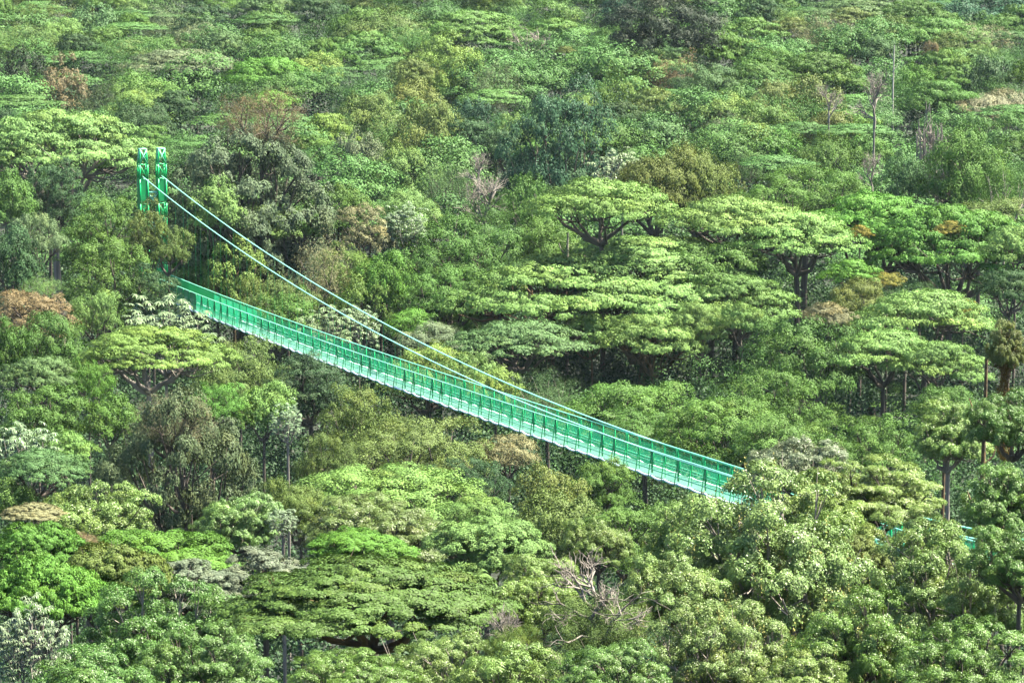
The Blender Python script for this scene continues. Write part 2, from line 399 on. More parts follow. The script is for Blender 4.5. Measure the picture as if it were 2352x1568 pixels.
def cecropia_mesh(name, seed, numb, rs):
    g = np.random.default_rng(seed); env = Env(g, .2)
    def fn():
        d = unit(g.normal(size=3)); d[2] = abs(d[2]) - .25; d = unit(d); e = env(d[None])[0] * g.uniform(.6, .92)
        return (d[0] * e, d[1] * e, max(.05, (d[2] + .3) * .62 * e))
    C = spread(g, numb, fn); P = []; D = []; tn = []
    for c in C:
        k = int(g.integers(8, 12)); a0 = g.uniform(0, 6.28); tl = g.normal(0, .18, 2); tt = g.normal(0, .3)
        for cluster in range(3):
            cc = c + g.normal(0, rs * .55, 3) * (cluster > 0)
            for j in range(k):
                a = a0 + 6.283 * j / k + g.normal(0, .08); P.append(cc); D.append((math.cos(a), math.sin(a), .45 + tl[0] * math.cos(a) + tl[1] * math.sin(a))); tn.append(tt + g.normal(0, .25))
    P = np.array(P); D = unit(np.array(D)); V, Q = strip_leaves(P, D, rs, rs * .26, .55, g)
    return mesh_np(name, V, Q, M_GLOSSY, np.repeat(np.clip(tn, -1, 1.2), 3), np.zeros(len(Q))), C
def fern_mesh(name, seed):
    g = np.random.default_rng(seed); P = []; D = []
    for i in range(17):
        a = i * 2.399; d = np.array([math.cos(a), math.sin(a), .75 + g.normal(0, .15)]); p = np.array([0, 0, .25]); d = unit(d)
        for s in range(16):
            side = unit(np.cross(d, [0, 0, 1.]))
            for sg in (-1, 1): P.append(p); D.append(side * sg + d * .5 + np.array([0, 0, -.2]))
            p = p + d * .068; d = unit(d + np.array([0, 0, -.11]))
    P = np.array(P); V, Q = strip_leaves(P, unit(np.array(D)), .2, .05, .25, g)
    return mesh_np(name, V, Q, M_LEAF, g.normal(0, .3, len(Q)), np.zeros(len(Q)))
def bole_mesh(name, seed, mat, fork=0):
    g = np.random.default_rng(seed); T = Tubes(); k = 9
    off = np.cumsum(g.normal(0, .55, (k, 2)), 0) * .8; off -= off[-1] * np.linspace(0, 1, k)[:, None]; off[0] = 0
    off -= np.linspace(off[0], off[-1], k)
    for i in range(k):
        rr = (1.7, 1.25, 1.1, 1.05, 1, .97, .93, .9, .85)[i]
        for j in range(9):
            t = 6.2832 * j / 9; q = rr * (1 + .1 * math.sin(3 * t + i * .4 + seed)); T.v.append(Vector((off[i][0] + q * math.cos(t), off[i][1] + q * math.sin(t), i / (k - 1))))
            if i < k - 1: T.f.append((i * 9 + j, i * 9 + (j + 1) % 9, (i + 1) * 9 + (j + 1) % 9, (i + 1) * 9 + j))
    return T.mesh(name, mat, True)

LIB = {}
def crown_variants(kind, cls):
    key = (kind, cls)
    if key in LIB: return LIB[key]
    n, leaf, big, cnt = {'S': (11000, .052, 0, 4), 'M': (30000, .034, .4, 4), 'L': (64000, .026, 1, 2), 'X': (150000, .0245, 1.15, 2), 'Y': (75000, .035, .8, 3)}[cls]
    if kind == 'F': n = int(n * .8); leaf *= .72
    if kind == 'R': n = int(n * 1.15)
    asp = {'L': .46, 'U': .6, 'D': .7, 'R': .6, 'F': .4}[kind]
    out = []
    for i in range(cnt):
        sd = hash_(kind + cls) + i * 17
        near = cls in 'XY'
        me, C, rad = crown_mesh("crown_%s" % {'U': 'flat_topped', 'D': 'domed', 'R': 'bushy', 'L': 'leafy', 'F': 'feathery'}[kind], kind, sd, n, leaf, big, M_GLOSSY if near and kind == 'L' else M_LEAF, asp, {'S': .26, 'M': .32, 'L': .34}.get(cls, .42))
        lm = limbs_mesh("limbs", C, sd + 5, M_BARK, .05 if kind != 'U' else .042, 5, 3 if near else 1, -.28)
        out.append((me, lm))
    LIB[key] = out; return out
def hash_(s):
    h = 7
    for c in s: h = (h * 31 + ord(c)) % 100003
    return h
BOLES = {n: [bole_mesh("bole", 3 + i, m) for i in range(4)] for n, m in (('bark', M_BARK), ('pale', M_PALE), ('white', M_WHITE), ('moss', M_MOSS))}
BARES = {}
def bare_variant(style):
    if style not in BARES:
        p = {'pale': (M_PALE, .05, 6, .5, .75, False), 'white': (M_PALE, .04, 5, .5, .8, False), 'grey': (M_PALE, .04, 6, .55, .8, False), 'vine': (M_PALE, .06, 5, .45, .7, True)}[style]
        BARES[style] = [bare_mesh("bare_limbs", 21 + i * 7 + len(style), *p)[0] for i in range(2)]
    return BARES[style]
CECS = {}
COL = dict(mg=(.09, .19, .034), bg=(.105, .225, .045), vg=(.105, .25, .035), yg=(.165, .27, .055), pg=(.17, .3, .075), ol=(.125, .19, .045), oy=(.155, .2, .05),
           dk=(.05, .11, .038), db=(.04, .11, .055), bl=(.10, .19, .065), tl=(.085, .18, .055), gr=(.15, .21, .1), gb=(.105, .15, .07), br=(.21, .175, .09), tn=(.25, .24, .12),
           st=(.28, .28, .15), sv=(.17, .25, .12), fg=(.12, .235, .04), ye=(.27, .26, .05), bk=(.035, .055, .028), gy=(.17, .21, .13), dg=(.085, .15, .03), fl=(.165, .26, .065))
SHAPE_H = {'U': .52, 'D': .95, 'R': 1.3, 'L': .95, 'F': .98, 'B': 1.0, 'C': .85, 'P': .6, 'V': .9}
NAME = {'U': 'flat_topped_tree', 'D': 'domed_tree', 'R': 'bushy_tree', 'L': 'leafy_tree', 'F': 'feathery_tree', 'B': 'bare_tree', 'C': 'silver_leaved_tree', 'P': 'tree_fern', 'V': 'vine_covered_tree', 'W': 'tree_snag'}
cnt_ = [0]
def place_tree(kind, cx, top, wpx, hpx, col, D, label, group=None, opt=''):
    cnt_[0] += 1; i = cnt_[0]; g = random.Random(i * 7 + 1)
    D = D or depth_at((top + hpx * .45) / 1568)
    p = ray(cx, top) * D
    gz = float(ground_z(p.x, p.y)); ppm = F / D
    r = wpx / 2 / ppm; hm = hpx / ppm
    root = bpy.data.objects.new(NAME[kind], None); sc.collection.objects.link(root)
    root.location = (p.x, p.y, gz); root["label"] = label; root["category"] = {'P': 'tree fern', 'W': 'dead trunk'}.get(kind, 'tree')
    if group: root["group"] = group
    root.empty_display_size = .5
    c = COL[col]; f = g.uniform(.9, 1.12) * .58; c = (c[0] * f * g.uniform(.93, 1.07), c[1] * f, c[2] * f * g.uniform(.9, 1.1), 1)
    uh = SHAPE_H.get(kind, 1)
    if kind in 'UDRLFV': r *= 1.3 if (top < 300 and wpx < 230) or (kind == 'U' and 205 < D < 262 and wpx > 170) else 1.18
    sz = min(max(hm * (1.15 if kind == 'U' else 1.6 if kind == 'R' and D > 118 else 1.5 if D > 118 else 1.2) / uh, r * (.55 if kind == 'U' else .8)), r * 2.2); topz = p.z
    if kind == 'L' and D < 118: sz = min(sz, r * 1.35)
    base = topz - sz * uh; hb = max(base - gz, .6)
    bk = 'bark'
    if 'pale' in opt: bk = 'pale'
    if 'white' in opt: bk = 'white'
    if 'moss' in opt: bk = 'moss'
    def child(nm, me, loc, scale, rot=0, colr=None):
        o = link(nm, me, root, loc); o.scale = scale; o.rotation_euler = (0, 0, rot)
        if colr: o.color = colr
        return o
    rot = g.uniform(0, 6.28); px = wpx * .4354 / 2
    tr = max(.05, r * (.055 if kind not in 'UB' else .045)); tr = min(tr, .42)
    if 'thin' in opt: tr = .09
    if kind in 'UDRLF' or kind == 'V':
        k2 = 'L' if kind == 'V' else kind
        cls = ('X' if px > 55 else 'Y') if D < 118 else ('S' if px < 27 else 'M' if px < 52 else 'L')
        me, lm = g.choice(crown_variants(k2, cls))
        sc3 = (r, r, sz)
        child('crown', me, (0, 0, hb), sc3, rot, c)
        if 'nolimb' not in opt and (D < 330):
            o = child('limbs', lm, (0, 0, hb), sc3, rot)
            if bk != 'bark': swap(o, {'pale': M_PALE, 'white': M_WHITE, 'moss': M_MOSS}[bk])
        child('trunk', BOLES[bk][i % 4], (0, 0, -.3), (tr, tr, hb + .3 - .24 * sz if hb - .24 * sz > .5 else hb + .3), rot)
        if 'flower' in opt:
            fk = 'flower ' + cls
            if fk not in LIB:
                gg = np.random.default_rng(5); C, rad = lobes_for('L', np.random.default_rng(hash_('L' + cls)), 1)
                nn = 260; ix = gg.integers(0, len(C), nn); d = unit(gg.normal(size=(nn, 3)) + [0, 0, .5]); P0 = C[ix] + d * rad[ix] * 1.12
                P = np.repeat(P0, 14, 0) + gg.normal(0, 1, (nn * 14, 3)) * [.012, .012, .03]
                V = leaf_quads(P, unit(gg.normal(size=P.shape)), .016, .012, gg)
                LIB[fk] = mesh_np("flower_spikes", V, np.arange(len(V)).reshape(-1, 4), M_LEAF, gg.normal(0, .3, len(P)), np.zeros(len(P)))
            child('flower_spikes', LIB[fk], (0, 0, hb), sc3, rot, (.24, .23, .07, 1))
    elif kind == 'B':
        me = g.choice(bare_variant('vine' if 'vine' in opt else 'white' if 'white' in opt else 'grey' if 'fine' in opt else 'pale'))
        sz = hm; hb = max(topz - sz - gz, .6)
        child('limbs', me, (0, 0, hb), (r, r, sz), rot)
        child('trunk', BOLES[bk if bk != 'bark' else 'pale'][i % 4], (0, 0, -.3), (tr, tr, hb + .3 - .27 * sz if hb > sz * .4 else hb + .3), rot)
        if 'haze' in opt:
            me, lm = g.choice(crown_variants('F', 'Y' if D < 118 else 'S'))
            child('sparse_leaves', me, (0, 0, hb), (r * .8, r * .8, sz * .7), rot, c)
    elif kind == 'C':
        cls = 0 if px > 40 else 1
        if (cls, i % 2) not in CECS:
            me, C = cecropia_mesh("star_leaf_crown", 31 + cls + 5 * (i % 2), (85, 62)[cls], (.14, .155)[cls])
            CECS[(cls, i % 2)] = (me, limbs_mesh("limbs", C, 77, M_PALE, .03, 5, 0, -.3))
        me, lm = CECS[(cls, i % 2)]
        child('crown', me, (0, 0, hb), (r, r, sz), rot, c); child('limbs', lm, (0, 0, hb), (r, r, sz), rot)
        child('trunk', BOLES['pale'][i % 4], (0, 0, -.3), (max(.07, tr * .6),) * 2 + (hb + .3 - .28 * sz,), rot)
    elif kind == 'P':
        if 'P' not in LIB: LIB['P'] = fern_mesh("fern_fronds", 9)
        child('fronds', LIB['P'], (0, 0, topz - gz - r * .75), (r, r, r), rot, c)
        child('trunk', BOLES['moss'][0], (0, 0, -.3), (.09, .09, topz - gz - r * .5 + .3), rot)
    elif kind == 'W':
        T = Tubes(); H = topz - gz; rr = max(r, .1)
        T.tube([(0, 0, -.3), (rr * .4, 0, H * .4), (-rr * .2, 0, H * .75), (rr * .5, 0, H)], [rr * 1.2, rr, rr * .8, rr * .45], 8)
        for q in range(3):
            zz = H * (.8 + .06 * q); T.tube([(0, 0, zz), (rr * (3 if q % 2 else -3), 0, zz + rr * 3), (rr * (4 if q % 2 else -4), .1, zz + rr * 6)], [rr * .45, rr * .3, rr * .12], 5)
        o = link('trunk', T.mesh('snag', M_WHITE if 'white' in opt or bk == 'white' else M_MOSS if bk == 'moss' else M_PALE, True), root)
    if kind == 'V':
        if 'vines' not in LIB:
            gg = np.random.default_rng(8); n = 9000; a = gg.uniform(0, 6.28, n); z = gg.uniform(-1.9, .5, n); rr = .16 + .1 * np.sin(z * 7) + gg.exponential(.06, n)
            P = np.stack([np.cos(a) * rr + .1 * np.sin(z * 2), np.sin(a) * rr, z], 1)
            V = leaf_quads(P, unit(gg.normal(size=P.shape)), .045, .03, gg, .8)
            LIB['vines'] = mesh_np("vines", V, np.arange(len(V)).reshape(-1, 4), M_LEAF, gg.normal(0, .4, n), gg.uniform(0, .6, n))
        child('vines', LIB['vines'], (0, 0, hb), (r, r, sz), 0, (.13, .09, .03, 1))
    PLACED.append((cx, top, wpx, hpx, label, root, D))
    return root
PLACED = []
def swap(o, m):
    o.material_slots[0].link = 'OBJECT'; o.material_slots[0].material = m
TREES = """
F|105|2|160|85|ol|||hazy olive feathery tree in the top corner above the dark brown-topped trees|the hazy olive corner tree
D|218|8|112|85|bl|||blue-green domed tree next to the hazy olive corner tree|the blue-green corner dome
F|388|-14|175|85|gr|||grey-green airy tree with dark bare branching showing, top edge of the slope|the airy grey-green tree
R|458|17|95|60|dk|||small dark bushy tree under the top edge, close to the airy grey-green crown|the small dark bushy tree
F|60|48|155|75|pg|||pale yellow-green feathery crown behind the brown-topped dark trees|the pale feathery crown
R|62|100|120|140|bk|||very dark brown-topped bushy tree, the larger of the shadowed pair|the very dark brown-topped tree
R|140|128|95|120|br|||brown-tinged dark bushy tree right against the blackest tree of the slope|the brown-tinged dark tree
F|218|160|105|115|gb|||grey-olive thin feathery tree standing between dark trees and the yellow-lit crown|the grey-olive feathery tree
R|45|205|140|110|dk|||dark green bushy tree just above the pale umbrella tree beside the tower|the dark tree above the pale umbrella
D|318|165|115|60|bg|||bright green small dome above the yellow-lit leafy tree|the bright small dome
L|325|193|135|75|yg|||sunlit yellow-green leafy tree upslope from the bridge tower|the sunlit yellow-green tree
D|318|238|125|70|dk|||dark green dome tucked under the sunlit yellow-green leafy tree|the dark tucked dome
U|345|292|75|38|bg|||low bright green flat crown just above the tower's tops|the flat crown above the tower
U|618|132|150|62|vg|||vivid green layered flat crown far up the slope, greener than all its neighbours|the vivid layered crown
U|625|213|80|36|vg|||small vivid green flat crown by the shoulder of the big shaggy tree|the small vivid crown
U|410|118|210|52|gr|||long muted green flat crown lying upslope of the big shaggy tree|the long muted crown
R|555|198|330|262|gb|248||big shaggy brown-green tree rising behind the bridge tower|the big shaggy tree
F|600|205|150|80|br|247||brown twiggy crown on the shoulder of the big shaggy tree|the brown twiggy shoulder
U|128|253|300|125|pg|250|pale|pale wide umbrella tree with forked trunks beside the tower|the pale umbrella tree
R|112|362|132|100|dk|240||dark bushy tree standing in front of the pale wide umbrella tree|the dark tree before the umbrella
D|22|400|95|110|bg|236||bright green dome at the picture's edge below the pale umbrella tree|the bright edge dome
D|495|417|108|75|pg|241||pale green round tree between the tower and the big shaggy tree's foot|the pale round tree
D|610|455|150|58|pg|246||pale green shrubby tree just above the bridge cables|the shrubby tree above the cables
D|770|417|150|88|mg|258||dark-sided green dome beyond the upper cables, right of the big shaggy tree|the dark-sided green dome
L|690|470|80|50|vg|246||small fresh green shrub tree directly over the farther bridge cable|the fresh shrub tree
R|240|437|165|110|mg|235||green bushy tree under the pale umbrella's branches, left of the tower|the bushy tree left of the tower
R|336|462|80|110|ol|228||olive shrubby tree hiding the foot of the tower's left leg|the shrubby tree at the tower foot
L|97|474|90|125|sv|226||pale silvery leafy tree below the dark tree fronting the umbrella|the pale silvery leafy tree
D|920|8|175|100|ol|||olive cauliflower-topped tree, the highest of the olive ones|the highest olive tree
D|822|15|110|60|mg|||mid-green dome beside the highest olive cauliflower tree|the mid-green upper dome
U|830|78|115|50|bg|||bright flat crown just under the highest olive tree|the bright flat upper crown
F|845|127|165|110|bl|||blue-green feathery tree left of the big yellow-green leafy tree|the blue-green feathery tree
L|1012|85|205|130|yg|||big yellow-green leafy tree with ragged top, brightest on the upper slope|the big yellow-green tree
F|1140|135|85|95|gr|||grey-green feathery crown on the flank of the big yellow-green leafy tree|the grey-green flank crown
U|1085|30|195|62|mg|||dark-shaded wide flat crown near the top between olive and white-limbed trees|the wide upper flat crown
U|1275|47|105|38|bg|||smooth flat green crown directly above the orange-topped little tree|the smooth flat crown
D|1285|5|95|50|bg|||bright green dome above the smooth flat crown|the top bright dome
B|1215|52|115|105|mg|400|white haze|white-limbed half-bare tree high on the slope|the white-limbed tree
U|1299|107|34|17|oy|385|white thin|tiny orange-topped tree on a slim white trunk|the tiny orange-topped tree
R|1525|-80|230|120|bk|385||black-green towering tree hanging over the top edge, its trunk showing|the black-green towering tree
R|1450|-40|110|100|db|||dark ragged tree beside the black-green towering one|the dark ragged tree
F|1380|22|92|90|mg|||narrow feathery green tree left of the black-green towering tree|the narrow feathery tree
U|1462|112|155|62|pg|||pale flat crown below the black-green towering tree|the pale flat crown
L|1430|152|115|100|yg|||yellowish leafy tree under the pale flat crown|the yellowish leafy tree
F|1545|117|110|95|br|||brown-grey half-bare feathery tree below the black-green towering tree|the brown-grey feathery tree
R|1270|180|195|225|db|300||tall dark blue-green tree with stacked layers, centre of the upper slope|the tall dark layered tree
D|1352|222|66|55|yg|||little yellow-green dome against the tall dark layered tree|the little yellow-green dome
L|1082|212|115|135|db|||dark blue-green leafy tree below the big yellow-green one|the dark blue-green leafy tree
L|1185|250|82|125|yg|||slim yellow-green tree pressed against the tall dark layered tree|the slim yellow-green tree
D|945|180|95|62|oy|||yellow-olive small dome at the foot of the big yellow-green leafy tree|the yellow-olive small dome
D|845|215|135|92|ol|||olive dome, leftmost of the olive cluster above the cables|the olive cluster's outer dome
D|985|235|155|145|ol|||large olive cauliflower crown in the middle of the olive cluster|the large olive cauliflower
D|820|303|115|112|gr|||greyish-green lumpy tree next to the big shaggy tree|the greyish lumpy tree
D|932|328|145|115|pg|||soft yellow-green lumpy dome below the large olive cauliflower crown|the soft lumpy dome
F|1030|375|125|78|bl|||smooth blue-green feathery mound below the olive cluster|the blue-green mound
B|1100|345|95|62|br|290|fine|purplish-grey leafless tree low behind the blue-green feathery mound|the purplish leafless tree
B|1120|392|150|120|mg|252|haze|half-bare white-branched tree among green scrub in mid slope|the half-bare mid-slope tree
L|1215|388|110|115|mg|256|pale|leafy tree with one bleached leaning branch beside the half-bare scrub tree|the leafy tree with bleached branch
D|940|436|135|75|pg|250||pale yellow-green dome over the silver-leaved tree behind the cables|the pale dome over silver leaves
C|925|464|112|62|sv|244||silver star-leaved tree beyond the cables, the farthest one mid-slope|the mid-slope silver tree
R|845|478|100|62|tn|243||tan-green bushy tree just right of the cables in mid slope|the tan-green bushy tree
D|1238|385|115|62|db|||deep green dome at the foot of the tall dark layered tree|the deep green foot dome
D|1335|364|76|52|ol|||small olive dome with a rusty neighbour below the tall dark layered tree|the small olive dome
L|1358|360|42|42|br|||tiny rust-coloured tree beside the small olive dome|the tiny rust tree
C|1430|322|135|85|sv|275||silvery star-leaved tree left of the broad golden-olive domes|the upper silvery tree
D|1400|277|115|62|mg|||plain green dome above the upper silvery star-leaved tree|the plain green dome
D|1505|330|150|110|oy|262||golden-olive domed tree, left half of the broad pair above the umbrella trees|the left golden-olive dome
D|1610|322|150|125|ol|264||golden-olive domed tree, right half of the broad pair above the umbrella trees|the right golden-olive dome
U|1382|413|215|85|pg|238||pale green umbrella crown topping the group of umbrella trees|the topmost umbrella
D|1520|270|95|60|tl|||dark teal dome above the golden-olive pair|the dark teal dome
L|1648|32|42|24|sv|||small whitish-leaved treetop near the black-green towering tree|the small whitish treetop
U|1985|-6|210|50|bl|||long blue-green flat crown along the top edge|the long blue-green flat crown
U|2100|6|145|62|mg|||hazy green flat crown on the top edge near the darkest blue trees|the hazy flat crown
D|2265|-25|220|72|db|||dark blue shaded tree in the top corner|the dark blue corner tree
F|1880|24|125|88|st|||straw-coloured airy tree high on the slope|the straw-coloured airy tree
U|1722|45|115|42|bg|||bright flat crown left of the straw-coloured airy tree|the bright flat crown
U|1656|80|118|62|mg|||layered green crown below the small whitish treetop|the layered green crown
U|1882|126|155|72|mg|||layered flat tree directly below the straw-coloured airy tree|the layered tree under straw
U|2150|42|155|58|bg|||wide bright flat crown just under the dark blue corner tree|the wide bright crown
F|2255|50|115|42|st|||thin straw-grey treetop under the dark blue corner tree|the thin straw treetop
U|1738|148|145|62|mg|||flat green crown left of the layered tree under the straw-coloured one|the flat left-hand crown
D|1612|150|125|62|tl|||teal-green dome left of the flat crowns of the upper slope|the teal-green dome
W|2053|104|5|75||350|white|bleached dead trunk standing alone among the upper crowns|the bleached dead trunk
B|2010|152|115|110|gy|310|fine|grey leafless spreading tree with white trunk on the upper slope|the grey leafless tree
D|2100|150|75|62|vg|||bright green dome between grey leafless tree and dark dome|the bright dome by the leafless tree
D|2139|96|27|26|br|||tiny red-brown treetop high on the slope|the tiny red-brown treetop
L|2250|90|78|42|yg|||yellow-green leafy treetop beneath the thin straw-grey one|the yellow-green treetop
D|2265|124|105|92|dk|||dark green dome below the yellow-green leafy treetop|the dark upper dome
U|2155|190|140|70|bg|||layered bright crown growing over the vine-hung bare tree|the layered crown over the vines
B|2150|232|115|180|gy|292|vine|vine-hung tangled bare tree, brown creepers hanging down|the vine-hung bare tree
D|1790|190|125|90|oy|||orange-edged olive dome, left part of the orange-tinged cluster|the left orange-edged dome
D|1880|190|120|100|oy|||orange-edged olive dome, right part of the orange-tinged cluster|the right orange-edged dome
D|1905|250|90|60|oy|||small orange-edged dome at the lower end of the orange-tinged cluster|the small orange-edged dome
B|1905|190|75|70|br|320|fine|brownish leafless twiggy tree between orange-edged domes and the grey leafless tree|the brownish twiggy tree
D|1665|215|145|90|pg|||pale yellowish lumpy tree left of the orange-edged cluster|the pale lumpy tree
F|1675|258|72|36|gy|||lilac-grey feathery treetop in front of the pale lumpy tree|the lilac-grey treetop
D|1728|278|85|52|yg|||yellow-green small dome below the left orange-edged dome|the yellow-green small dome
D|1782|307|88|62|vg|||fresh green dome above the broad mound of green trees|the fresh green dome
D|1910|300|125|92|mg|||plain green lumpy dome below the right orange-edged dome|the plain lumpy dome
L|1850|363|255|105|mg|262||broad green leafy mound with dark hollows above the vivid wide canopy|the broad leafy mound
B|2005|343|84|78|br|275|fine|brown twiggy leafless bush-like tree next to the broad leafy mound|the brown twiggy bush tree
D|2080|350|92|72|tl|270||pale teal-green dome between two leafless trees|the pale teal dome
D|2000|308|95|50|bg|||low bright dome above the brown twiggy bush-like tree|the low bright dome
D|2225|297|155|115|mg|268||big rounded green dome right of the vine-hung tree|the big rounded dome
D|2305|260|130|82|bg|||bright dome at the edge above the big rounded dome|the bright edge-side dome
D|2290|203|130|62|st|||pale straw-green dome at the edge under the dark upper dome|the pale straw dome
F|2310|358|120|92|mg|262|thin pale|thin-trunked feathery tree at the edge over the vivid wide canopy|the thin-trunked feathery tree
D|2250|448|155|62|ol|256||olive low dome just above the vivid wide canopy|the olive low dome
F|1712|325|78|60|bl|||small blue-grey feathery tree between golden-olive pair and fresh green dome|the small blue-grey tree
U|2010|445|260|110|vg|248||vivid green wide canopy with orange patches, left half|the vivid canopy's left half
U|2190|475|300|130|vg|243||vivid green wide canopy with orange patches, right half reaching the edge|the vivid canopy's right half
U|1975|520|42|25|ye|242||small orange-yellow leaf patch treetop on the vivid wide canopy|the orange-yellow patch
U|2185|510|62|28|ye|240||larger orange patch treetop near the right end of the vivid canopy|the larger orange patch
U|1690|455|220|75|pg|243||pale green umbrella crown left of the vivid wide canopy|the umbrella left of vivid canopy
U|1830|490|230|80|pg|241||pale umbrella crown overlapping the vivid canopy's left end|the overlapping umbrella
D|30|528|110|115|dk|222||dark green dome at the edge above the russet tree|the dark edge dome
R|255|528|190|140|mg|224||large rounded dark-green bushy tree below the tower's left side|the large bushy tree below the tower
R|350|606|95|75|dk|222||low dark bushy tree against the bridge's left end|the bushy tree at the bridge end
L|386|500|84|130|ol|227||small olive leafy tree before the hidden tower shaft|the small olive tree at the shaft
L|450|505|150|125|vg|246||fresh green leafy tree right behind the bridge's left end|the fresh tree behind the bridge end
R|535|530|120|115|yg|241|moss|yellowish tree with orange stems behind the bridge's left stretch|the orange-stemmed tree
R|85|642|170|80|br|206||russet-brown broad crown below the dark edge dome|the russet tree
F|100|630|85|32|pg|212||pale green fringe crown behind the russet-brown tree|the pale fringe crown
L|222|653|95|72|pg|208||pale leafy bush tree between russet tree and silver-leaved tree|the pale bush tree
C|378|680|235|92|sv|203||wide silver star-leaved tree covering the lower left end of the deck|the wide silver tree
U|340|750|275|88|yg|184|pale|flat yellow-green tree with a pale forked trunk, below the wide silver tree|the flat forked-trunk tree
D|115|722|155|105|mg|190||bright-topped green dome under the russet tree|the dome under the russet tree
D|20|740|95|85|mg|188||green dome cut by the edge, level with the flat forked-trunk tree|the cut-off edge dome
U|92|820|145|62|bl|168||blue-green flat crown under the two domes at the edge|the blue-green flat crown
L|203|812|85|120|vg|168||tall fresh-green leafy tree left of the forked pale trunk|the tall fresh-green tree
D|98|888|155|85|mg|152||plain green dome between blue-green flat crown and silver-leaved tree|the plain dome above silver leaves
L|548|752|185|115|ol|200||olive-green leafy tree just under the bridge's left half|the olive tree under the deck
L|490|865|145|62|vg|168||low vivid green leafy tree behind the grey shaggy tree|the low vivid tree
D|605|875|115|72|pg|168||pale green lumpy dome at the shoulder of the grey shaggy tree|the pale lumpy shoulder dome
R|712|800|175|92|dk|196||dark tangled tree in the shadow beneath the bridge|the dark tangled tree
R|420|880|315|320|gb|150||huge grey-green shaggy tree with brown patches, below the bridge|the huge grey shaggy tree
F|400|885|150|90|tn|149||tan-grey twiggy top on the huge grey shaggy tree|the tan twiggy top
C|660|920|82|78|sv|158|thin white|solitary little silver star-leaved tree on a slim white trunk|the solitary silver tree
C|62|950|160|92|sv|132||silver star-leaved tree at the edge, the middle one in height|the edge silver tree
U|155|1000|105|60|pg|133||pale flat crown just right of the edge silver tree|the pale small flat crown
D|250|905|110|65|mg|152||small plain dome left of the huge grey shaggy tree|the small plain dome
L|752|968|130|100|ol|160||olive leafy tree right of the solitary silver tree|the olive tree by the solitary silver
F|742|528|120|120|st|238||straw-coloured grassy tree behind the cables|the straw tree behind the cables
C|735|700|150|65|sv|226||silver star-leaved tree seen between cables and deck, the more leftward|the silver tree between cables
C|825|688|100|80|sv|228||silver star-leaved tree crossed by the lower cable|the silver tree on the cable
L|640|600|160|110|ol|236||olive leafy tree filling the space between cables and bridge deck|the olive tree between cables
L|660|650|120|70|mg|232||green leafy tree low between cables and deck|the low green tree between cables
D|875|573|110|85|vg|237||vivid small dome right of the straw-coloured grassy tree|the vivid small dome
L|805|538|125|100|yg|240||yellowish leafy tree over the cables next to the straw-coloured tree|the yellowish tree over the cables
L|830|612|120|100|yg|236||yellow-green leafy tree right of the straw-coloured tree, nearer the cables|the yellow-green tree by the cables
L|1060|480|280|140|mg|244||large green leafy tree left of the umbrella trees|the large leafy tree
L|1010|585|250|130|mg|238||dark-hollowed green leafy tree directly below the large leafy tree|the dark-hollowed leafy tree
D|945|712|98|38|vg|231||flat vivid green shrub tree below the dark-hollowed leafy tree|the flat vivid shrub tree
D|985|740|130|48|gr|229||grey-green small dome just above the yellow-green trees behind the deck|the grey-green small dome
L|985|765|190|95|yg|216||yellow-green leafy tree rising right behind the bridge's middle|the yellow-green tree behind the middle
L|1085|795|120|80|pg|213||pale leafy tree at the tip of the yellow-green one behind the deck|the pale tree behind the deck
D|1140|845|100|52|yg|204||small yellow-green dome touching the farther cable|the small dome at the cable
D|1255|498|155|85|mg|246||rounded green tree at the upper left of the umbrella group|the rounded umbrella-side tree
W|1302|535|9|34||243|pale|short broken pale trunk sticking up in the dark gap of the umbrellas|the short broken trunk
U|1480|545|330|85|pg|241||wide pale umbrella crown in the upper row of the umbrella group|the upper-row wide umbrella
U|1270|590|340|115|pg|236|moss|main pale umbrella crown with dark leaning limbs, left side of the group|the main umbrella
U|1480|640|320|105|pg|235|moss|pale umbrella crown overlapping the main one in the middle|the middle umbrella
U|1360|725|120|55|pg|230|moss|small low umbrella crown on dark limbs under the main umbrella|the small low umbrella
U|1500|725|180|80|pg|228|moss|low umbrella crown at the centre, over the dark trunks|the low centre umbrella
U|1190|738|215|66|bl|226||blue-green umbrella crown drooping low toward the cables|the drooping blue-green umbrella
U|1640|560|220|90|mg|239||green umbrella crown right of the upper-row wide one|the right upper-row umbrella
U|1700|640|180|80|pg|234||pale umbrella crown right of the middle umbrella|the umbrella right of middle
F|1258|848|160|75|bl|198||blue-green feathery tree just above the farther cable|the feathery tree above the cable
D|1430|858|280|115|mg|190||broad dark-green mound behind the bridge's lower right stretch|the broad dark mound
D|1480|945|190|62|mg|181||green mound just over the cables, beneath the broad dark mound|the mound over the cables
L|832|862|195|120|ol|178||olive-brown leafy tree just under the deck's middle|the olive tree under the middle
L|960|950|320|130|ol|166||wide olive leafy tree below the bridge's middle|the wide olive tree
L|1170|985|120|60|tn|168||tan-tinged leafy treetop under the bridge's middle right|the tan treetop
U|1955|602|110|42|vg|234||vivid small flat crown between the vivid canopy and the brown-tinged dome|the vivid small flat crown
L|2040|617|58|28|ye|233||small yellow treetop below the vivid wide canopy|the small yellow treetop
D|1978|643|135|80|oy|228||brown-tinged dome below the vivid wide canopy|the brown-tinged dome
U|2130|672|225|85|pg|222||pale umbrella crown under the vivid canopy's right half|the pale right umbrella
U|2030|762|200|72|pg|215||pale umbrella crown, lowest of the pair on the shaded side|the lower pale umbrella
U|2160|790|170|75|pg|212||pale umbrella crown hanging over the deep shade by the vine-clad tree|the umbrella over the deep shade
U|1900|700|90|42|tn|222||orange-tinged small flat crown left of the pale right umbrella|the orange-tinged flat crown
U|1705|703|95|80|pg|226||pale small umbrella over the shaded trunks|the pale small umbrella
